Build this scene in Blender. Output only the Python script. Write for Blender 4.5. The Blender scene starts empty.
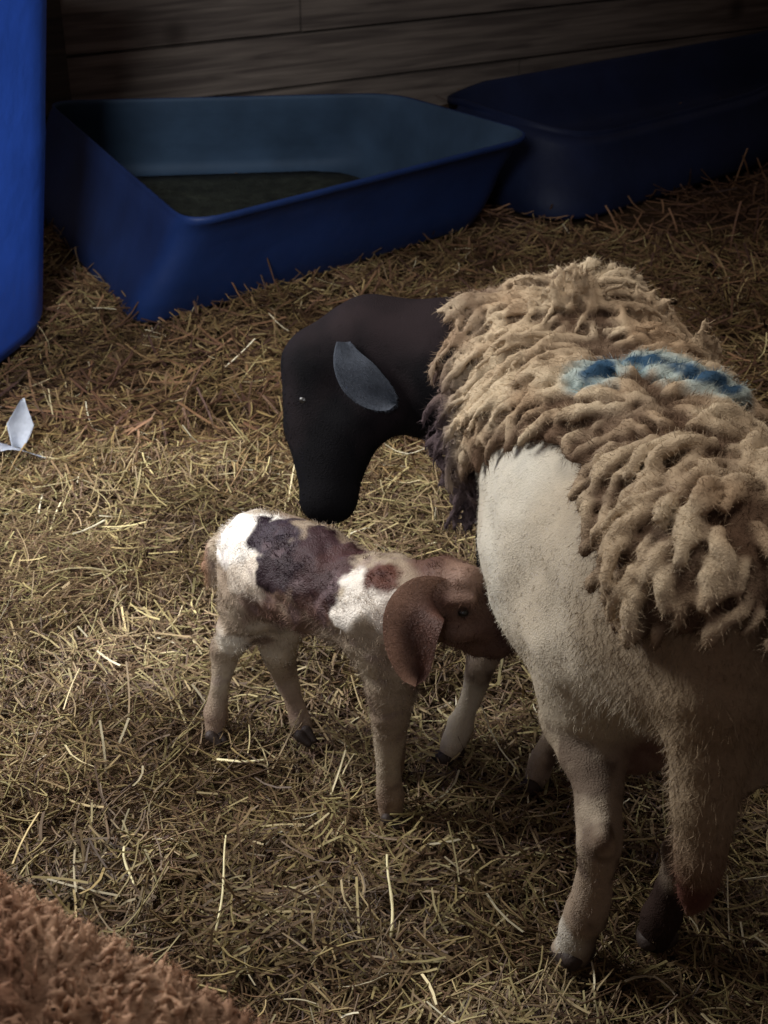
import bpy, math, random
import numpy as np
from mathutils import Vector, Matrix

random.seed(7)
RNG = np.random.default_rng(7)
scene = bpy.context.scene
COL = scene.collection

# ------------------------------------------------------------------ camera, world, light
CAM_H, PITCH, FPX = 1.35, math.radians(30.0), 1300.0
cam_d = bpy.data.cameras.new('camera')
cam_d.sensor_fit = 'VERTICAL'
cam_d.sensor_height = 24.0
cam_d.lens = 24.0 * FPX / 1024.0
cam_d.clip_start = 0.05
cam_d.dof.use_dof = True
cam_d.dof.focus_distance = 1.75
cam_d.dof.aperture_fstop = 7.0
cam = bpy.data.objects.new('camera', cam_d)
COL.objects.link(cam)
cam.location = (0, 0, CAM_H)
cam.rotation_euler = (math.radians(90) - PITCH, 0, 0)
scene.camera = cam

world = bpy.data.worlds.new('barn_air')
scene.world = world
world.use_nodes = True
bgn = world.node_tree.nodes['Background']
bgn.inputs['Color'].default_value = (1.0, 0.80, 0.76, 1)
bgn.inputs['Strength'].default_value = 0.11

def area_light(name, loc, target, sx, sy, power, color, spread=180):
    l = bpy.data.lights.new(name, 'AREA')
    l.shape = 'RECTANGLE'; l.size = sx; l.size_y = sy
    l.energy = power; l.color = color; l.spread = math.radians(spread)
    o = bpy.data.objects.new(name, l)
    COL.objects.link(o)
    o.location = loc
    o.rotation_euler = (Vector(target) - Vector(loc)).to_track_quat('-Z', 'Y').to_euler()
    return o

# daylight from the barn's open door, off to the left, and two added fills
area_light('door_daylight', (-1.5, 2.0, 1.45), (-0.25, 1.9, 0.1), 0.8, 0.8, 24, (1.0, 0.98, 0.94), 115)
area_light('front_fill', (-0.65, -0.9, 2.3), (-0.95, 3.9, 0.2), 0.7, 0.7, 10, (0.92, 0.96, 1.0), 44)  # unseen soft light from the camera side, added to brighten tubs and bin
area_light('overhead_fill', (0.5, 1.4, 2.9), (0.2, 1.7, 0.0), 0.8, 0.8, 6, (1.0, 0.93, 0.84), 90)  # weak warm fill added overhead, no lamp in the barn

vs = scene.view_settings
vs.view_transform = 'Standard'
vs.look = 'None'
vs.gamma = 1.0
vs.use_curve_mapping = False
vs.exposure = 0.0

# ------------------------------------------------------------------ helpers
def at(px, py, Y):
    """point of the place seen at (px, py) of the photograph, at distance Y in front of the photographer"""
    ang = PITCH + math.atan((py - 512.0) / FPX)
    z = CAM_H - Y * math.tan(ang)
    zax = Y * math.cos(PITCH) + (CAM_H - z) * math.sin(PITCH)
    return np.array(((px - 384.0) / FPX * zax, Y, z))

def atz(px, py, z=0.0):
    ang = PITCH + math.atan((py - 512.0) / FPX)
    return at(px, py, (CAM_H - z) / math.tan(ang))

def srgb(r, g, b):
    def f(c):
        c /= 255.0
        return c / 12.92 if c <= 0.04045 else ((c + 0.055) / 1.055) ** 2.4
    return np.array((f(r), f(g), f(b)), dtype=np.float32)

def _h(ix, iy, iz, s):
    n = (ix.astype(np.int64) * 374761393 + iy.astype(np.int64) * 668265263 + iz.astype(np.int64) * 2147483647 + s * 974634777) & 0xffffffff
    n = ((n ^ (n >> 13)) * 1274126177) & 0xffffffff
    n = ((n ^ (n >> 16)) * 2246822519) & 0xffffffff
    return ((n ^ (n >> 15)) & 0xffffff).astype(np.float32) / float(0xffffff)

def noise(P, scale, seed=0):
    Q = np.asarray(P, dtype=np.float64) * scale + 100.0
    I = np.floor(Q).astype(np.int64)
    F = (Q - I).astype(np.float32)
    F = F * F * (3 - 2 * F)
    r = 0
    for dx in (0, 1):
        wx = F[..., 0] if dx else 1 - F[..., 0]
        for dy in (0, 1):
            wy = F[..., 1] if dy else 1 - F[..., 1]
            for dz in (0, 1):
                wz = F[..., 2] if dz else 1 - F[..., 2]
                r = r + wx * wy * wz * _h(I[..., 0] + dx, I[..., 1] + dy, I[..., 2] + dz, seed)
    return r * 2 - 1

def fbm(P, scale, seed=0, octv=3):
    a, s, r = 1.0, scale, 0
    for i in range(octv):
        r = r + a * noise(P, s, seed + i * 17)
        a *= 0.5; s *= 2.03
    return r

def sstep(a, b, x):
    t = np.clip((x - a) / (b - a), 0, 1)
    return t * t * (3 - 2 * t)

def mixc(c, d, t):
    t = np.clip(t, 0, 1)[:, None]
    return c * (1 - t) + np.asarray(d)[None, :] * t if np.ndim(d) == 1 else c * (1 - t) + d * t

def mesh_np(name, V, F, mat, col=None, smooth=True, parent=None, origin=None):
    """V (n,3), F (m,4) or (m,3) -> mesh object; col (n,3) becomes the attribute 'col'"""
    V = np.asarray(V, dtype=np.float32)
    if origin is not None:
        V = V - np.asarray(origin, dtype=np.float32)[None, :]
    me = bpy.data.meshes.new(name)
    F = np.asarray(F, dtype=np.int32)
    k = F.shape[1]
    me.vertices.add(len(V)); me.vertices.foreach_set('co', V.ravel())
    me.loops.add(F.size); me.loops.foreach_set('vertex_index', F.ravel())
    me.polygons.add(len(F))
    me.polygons.foreach_set('loop_start', np.arange(0, F.size, k, dtype=np.int32))
    me.polygons.foreach_set('loop_total', np.full(len(F), k, dtype=np.int32))
    me.polygons.foreach_set('use_smooth', np.full(len(F), smooth, dtype=bool))
    me.update(calc_edges=True)
    if col is not None:
        a = me.attributes.new('col', 'FLOAT_COLOR', 'POINT')
        c4 = np.ones((len(V), 4), dtype=np.float32); c4[:, :3] = col
        a.data.foreach_set('color', c4.ravel())
    me.materials.append(mat)
    o = bpy.data.objects.new(name, me)
    COL.objects.link(o)
    if parent is not None:
        o.parent = parent
    elif origin is not None:
        o.location = origin
    return o

def tag(o, label=None, cat=None, group=None, kind=None):
    if label: o['label'] = label
    if cat: o['category'] = cat
    if group: o['group'] = group
    if kind: o['kind'] = kind
    return o

def empty(name, loc):
    o = bpy.data.objects.new(name, None)
    COL.objects.link(o)
    o.location = loc
    o.empty_display_size = 0.05
    return o

# ---- materials
def new_mat(name):
    m = bpy.data.materials.new(name); m.use_nodes = True
    nt = m.node_tree
    return m, nt, nt.nodes['Principled BSDF']

def mat_attr(name, rough=0.8, bump=0.0, bscale=300.0, spec=0.25, var=0.25, sheen=0.0, coat=0.0):
    m, nt, p = new_mat(name)
    a = nt.nodes.new('ShaderNodeAttribute'); a.attribute_name = 'col'
    tc = nt.nodes.new('ShaderNodeTexCoord')
    n = nt.nodes.new('ShaderNodeTexNoise'); n.inputs['Scale'].default_value = bscale * 0.35
    n.inputs['Detail'].default_value = 4
    nt.links.new(tc.outputs['Object'], n.inputs['Vector'])
    mr = nt.nodes.new('ShaderNodeMapRange')
    mr.inputs['To Min'].default_value = 1 - var; mr.inputs['To Max'].default_value = 1 + var
    nt.links.new(n.outputs['Fac'], mr.inputs['Value'])
    vm = nt.nodes.new('ShaderNodeVectorMath'); vm.operation = 'SCALE'
    nt.links.new(a.outputs['Color'], vm.inputs[0]); nt.links.new(mr.outputs['Result'], vm.inputs['Scale'])
    nt.links.new(vm.outputs['Vector'], p.inputs['Base Color'])
    p.inputs['Roughness'].default_value = rough
    p.inputs['Specular IOR Level'].default_value = spec
    p.inputs['Sheen Weight'].default_value = sheen
    p.inputs['Coat Weight'].default_value = coat
    if bump:
        n2 = nt.nodes.new('ShaderNodeTexNoise'); n2.inputs['Scale'].default_value = bscale
        n2.inputs['Detail'].default_value = 3
        nt.links.new(tc.outputs['Object'], n2.inputs['Vector'])
        b = nt.nodes.new('ShaderNodeBump'); b.inputs['Strength'].default_value = bump
        b.inputs['Distance'].default_value = 0.004
        nt.links.new(n2.outputs['Fac'], b.inputs['Height'])
        nt.links.new(b.outputs['Normal'], p.inputs['Normal'])
    return m

def mat_plain(name, c, rough=0.5, spec=0.5, nscale=8.0, namp=0.2, bump=0.0, bscale=60):
    m, nt, p = new_mat(name)
    tc = nt.nodes.new('ShaderNodeTexCoord')
    n = nt.nodes.new('ShaderNodeTexNoise'); n.inputs['Scale'].default_value = nscale; n.inputs['Detail'].default_value = 5
    nt.links.new(tc.outputs['Object'], n.inputs['Vector'])
    r = nt.nodes.new('ShaderNodeValToRGB')
    r.color_ramp.elements[0].position = 0.3; r.color_ramp.elements[1].position = 0.7
    r.color_ramp.elements[0].color = (*(np.array(c) * (1 - namp)), 1)
    r.color_ramp.elements[1].color = (*(np.array(c) * (1 + namp)), 1)
    nt.links.new(n.outputs['Fac'], r.inputs['Fac']); nt.links.new(r.outputs['Color'], p.inputs['Base Color'])
    p.inputs['Roughness'].default_value = rough
    p.inputs['Specular IOR Level'].default_value = spec
    if bump:
        n2 = nt.nodes.new('ShaderNodeTexNoise'); n2.inputs['Scale'].default_value = bscale
        nt.links.new(tc.outputs['Object'], n2.inputs['Vector'])
        b = nt.nodes.new('ShaderNodeBump'); b.inputs['Strength'].default_value = bump; b.inputs['Distance'].default_value = 0.01
        nt.links.new(n2.outputs['Fac'], b.inputs['Height']); nt.links.new(b.outputs['Normal'], p.inputs['Normal'])
    return m

# ---- distance-field modelling: smooth unions of tapered limbs, turned into one continuous mesh
class Field:
    def __init__(s, lo, hi, res):
        s.lo = np.array(lo, dtype=np.float32); s.res = res
        s.n = np.ceil((np.array(hi) - s.lo) / res).astype(int) + 1
        ax = [s.lo[i] + np.arange(s.n[i], dtype=np.float32) * res for i in range(3)]
        s.ax = ax
        s.d = np.full(tuple(s.n), 0.3, dtype=np.float32)
    def box(s, lo, hi):
        a = np.clip(np.floor((np.array(lo) - s.lo) / s.res).astype(int), 0, s.n)
        b = np.clip(np.ceil((np.array(hi) - s.lo) / s.res).astype(int) + 1, 0, s.n)
        return a, b
    def pts(s, a, b):
        return np.meshgrid(s.ax[0][a[0]:b[0]], s.ax[1][a[1]:b[1]], s.ax[2][a[2]:b[2]], indexing='ij')
    def cone(s, p, q, r1, r2, k=0.02, local=False, pad=None):
        p = np.array(p, dtype=np.float32); q = np.array(q, dtype=np.float32)
        if local:
            m = max(r1, r2) + k + 2 * s.res
        else:
            m = max(r1, r2) + max(k, 0.03) + 0.06
        a, b = s.box(np.minimum(p, q) - m, np.maximum(p, q) + m)
        if (b - a).min() <= 0: return
        X, Y, Z = s.pts(a, b)
        d = q - p; L = float(d @ d) + 1e-12
        t = np.clip(((X - p[0]) * d[0] + (Y - p[1]) * d[1] + (Z - p[2]) * d[2]) / L, 0, 1)
        D = np.sqrt((X - p[0] - t * d[0]) ** 2 + (Y - p[1] - t * d[1]) ** 2 + (Z - p[2] - t * d[2]) ** 2) - (r1 + (r2 - r1) * t)
        s.merge(a, b, D, k)
    def chain(s, pts, k=0.02, kj=0.005):
        """one limb: its own pieces joined tightly, the limb then blended softly into the body"""
        A = np.array([p for p, _ in pts]); rm = max(r for _, r in pts)
        m = rm + k + 0.05
        a, b = s.box(A.min(0) - m, A.max(0) + m)
        if (b - a).min() <= 0: return
        X, Y, Z = s.pts(a, b)
        D = None
        for (p, r1), (q, r2) in zip(pts[:-1], pts[1:]):
            p = np.array(p, dtype=np.float32); d = np.array(q, dtype=np.float32) - p; L = float(d @ d) + 1e-12
            t = np.clip(((X - p[0]) * d[0] + (Y - p[1]) * d[1] + (Z - p[2]) * d[2]) / L, 0, 1)
            E = np.sqrt((X - p[0] - t * d[0]) ** 2 + (Y - p[1] - t * d[1]) ** 2 + (Z - p[2] - t * d[2]) ** 2) - (r1 + (r2 - r1) * t)
            if D is None: D = E
            else:
                h = np.maximum(kj - np.abs(D - E), 0) / kj
                D = np.minimum(D, E) - h * h * kj * 0.25
        s.merge(a, b, D, k)
    def ellipsoid(s, c, rad, rot=None, k=0.02):
        c = np.array(c, dtype=np.float32); rad = np.array(rad, dtype=np.float32)
        m = rad.max() + 0.08
        a, b = s.box(c - m, c + m)
        if (b - a).min() <= 0: return
        X, Y, Z = s.pts(a, b)
        P = np.stack([X - c[0], Y - c[1], Z - c[2]], -1)
        if rot is not None: P = P @ np.array(rot, dtype=np.float32)      # columns of rot are the local axes
        k0 = np.linalg.norm(P / rad, axis=-1); k1 = np.linalg.norm(P / rad ** 2, axis=-1) + 1e-9
        s.merge(a, b, k0 * (k0 - 1) / k1, k)
    def merge(s, a, b, D, k):
        sl = (slice(a[0], b[0]), slice(a[1], b[1]), slice(a[2], b[2]))
        o = s.d[sl]
        if k > 0:
            h = np.maximum(k - np.abs(o - D), 0) / k
            s.d[sl] = np.minimum(o, D) - h * h * k * 0.25
        else:
            s.d[sl] = np.minimum(o, D)
    def surface(s):
        """naive surface nets"""
        d = s.d
        d[0] = d[-1] = 1; d[:, 0] = d[:, -1] = 1; d[:, :, 0] = d[:, :, -1] = 1
        neg = d < 0
        n = np.array(d.shape)
        cnt = np.zeros(tuple(n - 1), dtype=np.int8)
        for i in (0, 1):
            for j in (0, 1):
                for k in (0, 1):
                    cnt += neg[i:n[0] - 1 + i, j:n[1] - 1 + j, k:n[2] - 1 + k]
        act = np.argwhere((cnt > 0) & (cnt < 8))
        ids = np.full(tuple(n - 1), -1, dtype=np.int32)
        ids[act[:, 0], act[:, 1], act[:, 2]] = np.arange(len(act))
        acc = np.zeros((len(act), 3)); c = np.zeros(len(act))
        cs = [(i, j, k) for i in (0, 1) for j in (0, 1) for k in (0, 1)]
        for p in cs:
            for q in cs:
                if sum(abs(p[i] - q[i]) for i in range(3)) == 1 and p < q:
                    A = act + p; B = act + q
                    da = d[A[:, 0], A[:, 1], A[:, 2]]; db = d[B[:, 0], B[:, 1], B[:, 2]]
                    m = (da < 0) != (db < 0)
                    t = np.where(m, da / np.where(m, da - db, 1), 0)
                    acc += np.where(m[:, None], A + (B - A) * t[:, None], 0)
                    c += m
        V = acc / c[:, None] * s.res + s.lo
        Fs = []
        for axis in range(3):
            u, v = [(1, 2), (2, 0), (0, 1)][axis]
            sa = [slice(None)] * 3; sb = [slice(None)] * 3
            sa[axis] = slice(0, -1); sb[axis] = slice(1, None)
            na, nb = neg[tuple(sa)], neg[tuple(sb)]
            for flip, m in ((0, na & ~nb), (1, ~na & nb)):
                E = np.argwhere(m)
                E = E[(E[:, u] > 0) & (E[:, v] > 0) & (E[:, u] < n[u] - 1) & (E[:, v] < n[v] - 1)]
                q = []
                for du, dv in ((1, 1), (0, 1), (0, 0), (1, 0)):
                    G = E.copy(); G[:, u] -= du; G[:, v] -= dv
                    q.append(ids[G[:, 0], G[:, 1], G[:, 2]])
                q = np.stack(q, 1)
                Fs.append(q[:, ::-1] if flip else q)
        F = np.concatenate(Fs)
        F = F[(F >= 0).all(1)]
        return V.astype(np.float32), F

def vnormals(V, F):
    n = np.cross(V[F[:, 2]] - V[F[:, 0]], V[F[:, 3]] - V[F[:, 1]])
    N = np.zeros_like(V)
    for i in range(4): np.add.at(N, F[:, i], n)
    return N / (np.linalg.norm(N, axis=1, keepdims=True) + 1e-12)

def smooth_verts(V, F, it=2, f=0.5):
    E = np.concatenate([F[:, [0, 1]], F[:, [1, 2]], F[:, [2, 3]], F[:, [3, 0]]])
    E = np.concatenate([E, E[:, ::-1]])
    c = np.bincount(E[:, 0], minlength=len(V))[:, None]
    for _ in range(it):
        S = np.stack([np.bincount(E[:, 0], weights=V[E[:, 1], i], minlength=len(V)) for i in range(3)], 1)
        V = V + f * (S / np.maximum(c, 1) - V)
    return V.astype(np.float32)

def strands(P, N, D, L, W, C, seg=3, curl=0.0, droop=0.0, tipc=1.0):
    """tapered hair ribbons: roots P, surface normals N, first directions D, lengths L, widths W, colours C"""
    n = len(P)
    D = D / (np.linalg.norm(D, axis=1, keepdims=True) + 1e-9)
    R = RNG.normal(size=(n, 3)); side = np.cross(D, R); side /= np.linalg.norm(side, axis=1, keepdims=True) + 1e-9
    cdir = np.cross(D, side)
    pos = P.copy(); dirv = D.copy(); rows = []; cols = []
    for i in range(seg + 1):
        t = i / seg
        w = (W * (1 - 0.85 * t))[:, None] * 0.5
        rows.append(pos - side * w); rows.append(pos + side * w)
        cc = C * (0.8 + (tipc - 0.8) * t)
        cols += [cc, cc]
        dirv = dirv + cdir * curl + np.array([0, 0, -droop]); dirv /= np.linalg.norm(dirv, axis=1, keepdims=True) + 1e-9
        pos = pos + dirv * (L / seg)[:, None]
    V = np.stack(rows, 1).reshape(-1, 3); Cc = np.stack(cols, 1).reshape(-1, 3)
    k = 2 * (seg + 1)
    base = (np.arange(n) * k)[:, None, None]
    q = np.array([[2 * i, 2 * i + 1, 2 * i + 3, 2 * i + 2] for i in range(seg)])[None]
    return V, (base + q).reshape(-1, 4), Cc

def sample_faces(V, F, n, mask=None):
    A = np.linalg.norm(np.cross(V[F[:, 2]] - V[F[:, 0]], V[F[:, 3]] - V[F[:, 1]]), axis=1)
    if mask is not None: A = A * mask[F].mean(1)
    idx = RNG.choice(len(F), size=n, p=A / A.sum())
    a, b = RNG.random((2, n, 1))
    q = V[F[idx]]
    P = (q[:, 0] * (1 - a) + q[:, 1] * a) * (1 - b) + (q[:, 3] * (1 - a) + q[:, 2] * a) * b
    return P, idx

def joined(parts):
    Vs, Fs, Cs, o = [], [], [], 0
    for V, F, C in parts:
        Vs.append(V); Fs.append(F + o); Cs.append(C); o += len(V)
    return np.concatenate(Vs), np.concatenate(Fs), np.concatenate(Cs)

# ================================================================== SETTING
# ---- straw-covered floor
def ground_h(X, Y):
    P = np.stack([X, Y, np.zeros_like(X)], -1)
    return 0.020 * noise(P, 2.2, 3) + 0.018 * noise(P, 6.5, 5) + 0.013 * noise(P, 14.0, 6) - 0.014

def make_floor():
    nx, ny = 240, 300
    xs = np.linspace(-3.0, 4.2, nx); ys = np.linspace(-0.8, 9.4, ny)
    X, Y = np.meshgrid(xs, ys, indexing='ij')
    V = np.stack([X, Y, ground_h(X, Y) - 0.012], -1).reshape(-1, 3)
    i = np.arange((nx - 1) * (ny - 1)); a = (i // (ny - 1)) * ny + i % (ny - 1)
    F = np.stack([a, a + ny, a + ny + 1, a + 1], 1)
    m = mat_plain('trodden_chaff', srgb(74, 58, 42), 0.95, 0.1, 60, 0.45, 0.8, 220)
    tag(mesh_np('floor', V, F, m), kind='structure')
make_floor()

def in_poly(x, y, poly):
    r = np.zeros(len(x), dtype=bool)
    for (x0, y0), (x1, y1) in zip(poly, np.roll(poly, -1, axis=0)):
        c = ((y0 > y) != (y1 > y)) & (x < (x1 - x0) * (y - y0) / (y1 - y0 + 1e-12) + x0)
        r ^= c
    return r
WA = np.array([-1.95, 4.72]); WB = np.array([3.6, 8.05])
wd = (WB - WA) / np.linalg.norm(WB - WA); wn = np.array([wd[1], -wd[0]])
keep_out = []
def straw_ok(x, y):
    d = (x - WA[0]) * wn[0] + (y - WA[1]) * wn[1]
    ok = d > 0.13
    for p in keep_out: ok &= ~in_poly(x, y, p)
    return ok

def make_straw(name, spec, mat):
    """spec: list of (count, sampler, len range, width range, palette)"""
    parts = []
    for n, samp, lr, wr, pal, lift in spec:
        x, y = samp(n)
        ok = straw_ok(x, y); x, y = x[ok], y[ok]; n = len(x)
        g = ground_h(x, y)
        ln = RNG.uniform(*lr, size=n) * (0.6 + 0.8 * RNG.random(n))
        XY = np.stack([x, y, np.zeros(n)], 1)
        az = 4.5 * noise(XY, 5.0, 21) + RNG.normal(0, 0.9, n)
        el = RNG.normal(0.06, 0.30, n)
        D = np.stack([np.cos(az) * np.cos(el), np.sin(az) * np.cos(el), np.sin(el)], 1)
        z = g + RNG.random(n) ** 1.3 * lift
        P = np.stack([x, y, z], 1)
        w = RNG.uniform(*wr, size=n)
        seg = 3
        side = np.stack([-np.sin(az), np.cos(az), np.zeros(n)], 1)
        up = np.cross(D, side)
        bend = side * RNG.normal(0, 0.75, (n, 1)) + up * RNG.normal(-0.1, 0.5, (n, 1))
        c0 = pal[RNG.integers(0, len(pal), n)] * RNG.uniform(0.75, 1.2, (n, 1)).astype(np.float32)
        patch = sstep(-0.5, 0.5, fbm(XY, 3.2, 23, 3))[:, None]
        c0 = c0 * (0.62 + 0.5 * patch) * (1 - (1 - patch) * np.array([0.0, 0.06, 0.14]))
        pos = P - D * ln[:, None] * 0.5; dirv = D.copy(); rows = []
        for i in range(seg + 1):
            for k in range(3):
                a = 2 * np.pi * k / 3
                rows.append(pos + side * (np.cos(a) * w * 0.5)[:, None] + up * (np.sin(a) * w * 0.3)[:, None])
            dirv = dirv + bend / seg; dirv /= np.linalg.norm(dirv, axis=1, keepdims=True)
            pos = pos + dirv * (ln / seg)[:, None]
        V = np.stack(rows, 1)
        V = V.reshape(-1, 3)
        V[:, 2] = np.maximum(V[:, 2], ground_h(V[:, 0], V[:, 1]) - 0.008)
        nv = 3 * (seg + 1)
        q = np.array([[3 * i + k, 3 * i + (k + 1) % 3, 3 * i + 3 + (k + 1) % 3, 3 * i + 3 + k] for i in range(seg) for k in range(3)])
        F = ((np.arange(n) * nv)[:, None, None] + q[None]).reshape(-1, 4)
        parts.append((V, F, np.repeat(c0, nv, axis=0)))
    V, F, C = joined(parts)
    return mesh_np(name, V, F, mat, C, smooth=False)

def near_s(n):
    y = RNG.uniform(0.80, 2.6, n); x = RNG.uniform(-1, 1, n) * (0.36 + 0.34 * y)
    return x, y
def mid_s(n):
    y = RNG.uniform(2.4, 4.2, n); x = RNG.uniform(-1, 1, n) * (0.36 + 0.34 * y)
    return x, y
def far_s(n):
    y = RNG.uniform(2.6, 7.8, n); x = -2.2 + 5.7 * RNG.random(n)
    return x, y
pal_mix = np.array([srgb(156, 138, 100), srgb(166, 152, 108), srgb(138, 120, 88), srgb(124, 104, 78), srgb(150, 140, 98), srgb(112, 92, 70), srgb(154, 134, 102), srgb(98, 78, 60)])
pal_brown = np.array([srgb(134, 108, 84), srgb(114, 90, 72), srgb(96, 74, 60), srgb(146, 120, 92), srgb(80, 60, 52)])
pal_pale = np.array([srgb(214, 200, 160), srgb(196, 182, 132), srgb(222, 214, 186), srgb(204, 184, 134)])
# ---- plank wall, running away to the right
def beam(x0, x1, z0, z1, off0, off1, jitter=0.0):
    """box in the wall's frame, bevelled a little by extra loops"""
    V = []
    for (s, z) in ((x0, z0), (x1, z0), (x1, z1), (x0, z1)):
        for o in (off0, off1):
            p = WA + wd * s + wn * o
            V.append((p[0], p[1], z + random.uniform(-jitter, jitter)))
    F = [(0, 2, 4, 6), (1, 7, 5, 3), (0, 1, 3, 2), (2, 3, 5, 4), (4, 5, 7, 6), (6, 7, 1, 0)]
    return np.array(V), np.array(F)
def mat_wood(name, c1, c2):
    m, nt, p = new_mat(name)
    tc = nt.nodes.new('ShaderNodeTexCoord')
    mp = nt.nodes.new('ShaderNodeMapping')
    mp.inputs['Rotation'].default_value = (0, 0, -math.atan2(wd[1], wd[0]))
    mp.inputs['Scale'].default_value = (1, 1, 1)
    mp2 = nt.nodes.new('ShaderNodeMapping'); mp2.inputs['Scale'].default_value = (1.2, 1.2, 22)
    n = nt.nodes.new('ShaderNodeTexNoise'); n.inputs['Scale'].default_value = 1.6; n.inputs['Detail'].default_value = 8
    n.inputs['Distortion'].default_value = 0.6
    r = nt.nodes.new('ShaderNodeValToRGB')
    r.color_ramp.elements[0].position = 0.35; r.color_ramp.elements[0].color = (*c1, 1)
    r.color_ramp.elements[1].position = 0.68; r.color_ramp.elements[1].color = (*c2, 1)
    nt.links.new(tc.outputs['Object'], mp.inputs['Vector']); nt.links.new(mp.outputs['Vector'], mp2.inputs['Vector'])
    nt.links.new(mp2.outputs['Vector'], n.inputs['Vector']); nt.links.new(n.outputs['Fac'], r.inputs['Fac'])
    n3 = nt.nodes.new('ShaderNodeTexVoronoi'); n3.inputs['Scale'].default_value = 2.2
    nt.links.new(mp.outputs['Vector'], n3.inputs['Vector'])
    r3 = nt.nodes.new('ShaderNodeValToRGB'); r3.color_ramp.elements[0].position = 0.05; r3.color_ramp.elements[0].color = (0.35, 0.3, 0.28, 1)
    r3.color_ramp.elements[1].position = 0.16; r3.color_ramp.elements[1].color = (1, 1, 1, 1)
    nt.links.new(n3.outputs['Distance'], r3.inputs['Fac'])
    mx = nt.nodes.new('ShaderNodeMixRGB'); mx.blend_type = 'MULTIPLY'; mx.inputs['Fac'].default_value = 1
    nt.links.new(r.outputs['Color'], mx.inputs[1]); nt.links.new(r3.outputs['Color'], mx.inputs[2])
    nt.links.new(mx.outputs['Color'], p.inputs['Base Color'])
    b = nt.nodes.new('ShaderNodeBump'); b.inputs['Strength'].default_value = 0.5; b.inputs['Distance'].default_value = 0.01
    nt.links.new(n.outputs['Fac'], b.inputs['Height']); nt.links.new(b.outputs['Normal'], p.inputs['Normal'])
    p.inputs['Roughness'].default_value = 0.85
    return m
m_wood = mat_wood('weathered_boards', srgb(78, 68, 62), srgb(120, 108, 98))
m_wood_d = mat_wood('dark_post_wood', srgb(40, 34, 28), srgb(62, 52, 42))
wl = float(np.linalg.norm(WB - WA))
ps, z, i = [], -0.05, 0
while z < 2.4:
    h = 0.215
    cuts = sorted([0, wl] + [random.uniform(1.6, wl - 0.6)] )
    for a, b in zip(cuts[:-1], cuts[1:]):
        V, F = beam(a + 0.003, b - 0.003, z + 0.006, z + h - 0.006, 0.0, 0.03 + 0.008 * (i % 2), 0.003)
        ps.append((V, F, np.zeros((len(V), 3))))
        i += 1
    z += h
V, F = beam(0, wl, -0.05, 2.45, -0.04, -0.005)
ps.append((V, F, np.zeros((len(V), 3))))
V, F, C = joined(ps)
tag(mesh_np('wall_back', V, F, m_wood, smooth=False), kind='structure')

# the barn's right-hand wall, beyond the frame
ps = []
z = -0.05
while z < 2.4:
    V = np.array([(3.6 + dx, y, z + dz) for dx in (0, 0.03) for y in (-0.75, 8.3) for dz in (0.006, 0.209)])
    F = np.array([(0, 1, 3, 2), (4, 6, 7, 5), (0, 4, 5, 1), (2, 3, 7, 6), (0, 2, 6, 4), (1, 5, 7, 3)])
    ps.append((V, F, np.zeros((8, 3)))); z += 0.215
V, F, C = joined(ps)
tag(mesh_np('wall_right', V, F, m_wood, smooth=False), kind='structure')

# upright post fixed to the boards beside the bin
V, F = beam(0.75, 0.83, -0.05, 2.45, 0.045, 0.10)
tag(mesh_np('trim_1', V, F, m_wood_d, smooth=False), kind='structure')

# ================================================================== PLASTIC TUBS AND BIN
def round_poly(pts, r, n=6):
    """round the corners of a polygon given as 2-D points"""
    out = []
    m = len(pts)
    for i in range(m):
        p = np.array(pts[i]); a = np.array(pts[i - 1]) - p; b = np.array(pts[(i + 1) % m]) - p
        rr = r[i] if hasattr(r, '__len__') else r
        a = a / np.linalg.norm(a); b = b / np.linalg.norm(b)
        for t in np.linspace(0, 1, n):
            q0 = p + a * rr * (1 - t); q1 = p + b * rr * t
            out.append(q0 * (1 - t) + q1 * t)
    return np.array(out)

def shrink(poly, f, c=None):
    c = poly.mean(0) if c is None else c
    return c + (poly - c) * f

def rings_mesh(rings, cap_last=True, cap_first=False):
    n = len(rings[0]); V = np.concatenate(rings); F = []
    for i in range(len(rings) - 1):
        for j in range(n):
            k = (j + 1) % n
            F.append((i * n + j, i * n + k, (i + 1) * n + k, (i + 1) * n + j))
    def cap(base, flip):
        nonlocal V
        ci = len(V); V = np.concatenate([V, V[base:base + n].mean(0, keepdims=True)])
        for j in range(0, n, 1):
            k = (j + 1) % n
            t = (base + j, base + k, ci, ci)
            F.append(t)
    if cap_last: cap((len(rings) - 1) * n, False)
    if cap_first: cap(0, True)
    return V, F

def build_poly(name, V, F, mat, parent=None, origin=None, bevel=0.0, sub=0):
    F = [tuple(dict.fromkeys(f)) for f in F]
    me = bpy.data.meshes.new(name)
    V = np.array(V, dtype=float)
    if origin is not None: V = V - np.array(origin)[None]
    me.from_pydata([tuple(v) for v in V], [], F); me.update()
    import bmesh
    bm = bmesh.new(); bm.from_mesh(me); bmesh.ops.recalc_face_normals(bm, faces=bm.faces); bm.to_mesh(me); bm.free()
    for p in me.polygons: p.use_smooth = True
    me.materials.append(mat)
    o = bpy.data.objects.new(name, me); COL.objects.link(o)
    if parent is not None: o.parent = parent
    elif origin is not None: o.location = origin
    if bevel:
        b = o.modifiers.new('bevel', 'BEVEL'); b.width = bevel; b.segments = 2; b.limit_method = 'ANGLE'
    return o

TUB_N = [0]
def dusty_inside(o, mat):
    """the dusty inner faces of a tub get their own plastic"""
    o.data.materials.append(mat)
    n = TUB_N[0]
    for p in o.data.polygons:
        if min(p.vertices) >= n: p.material_index = 1

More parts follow.
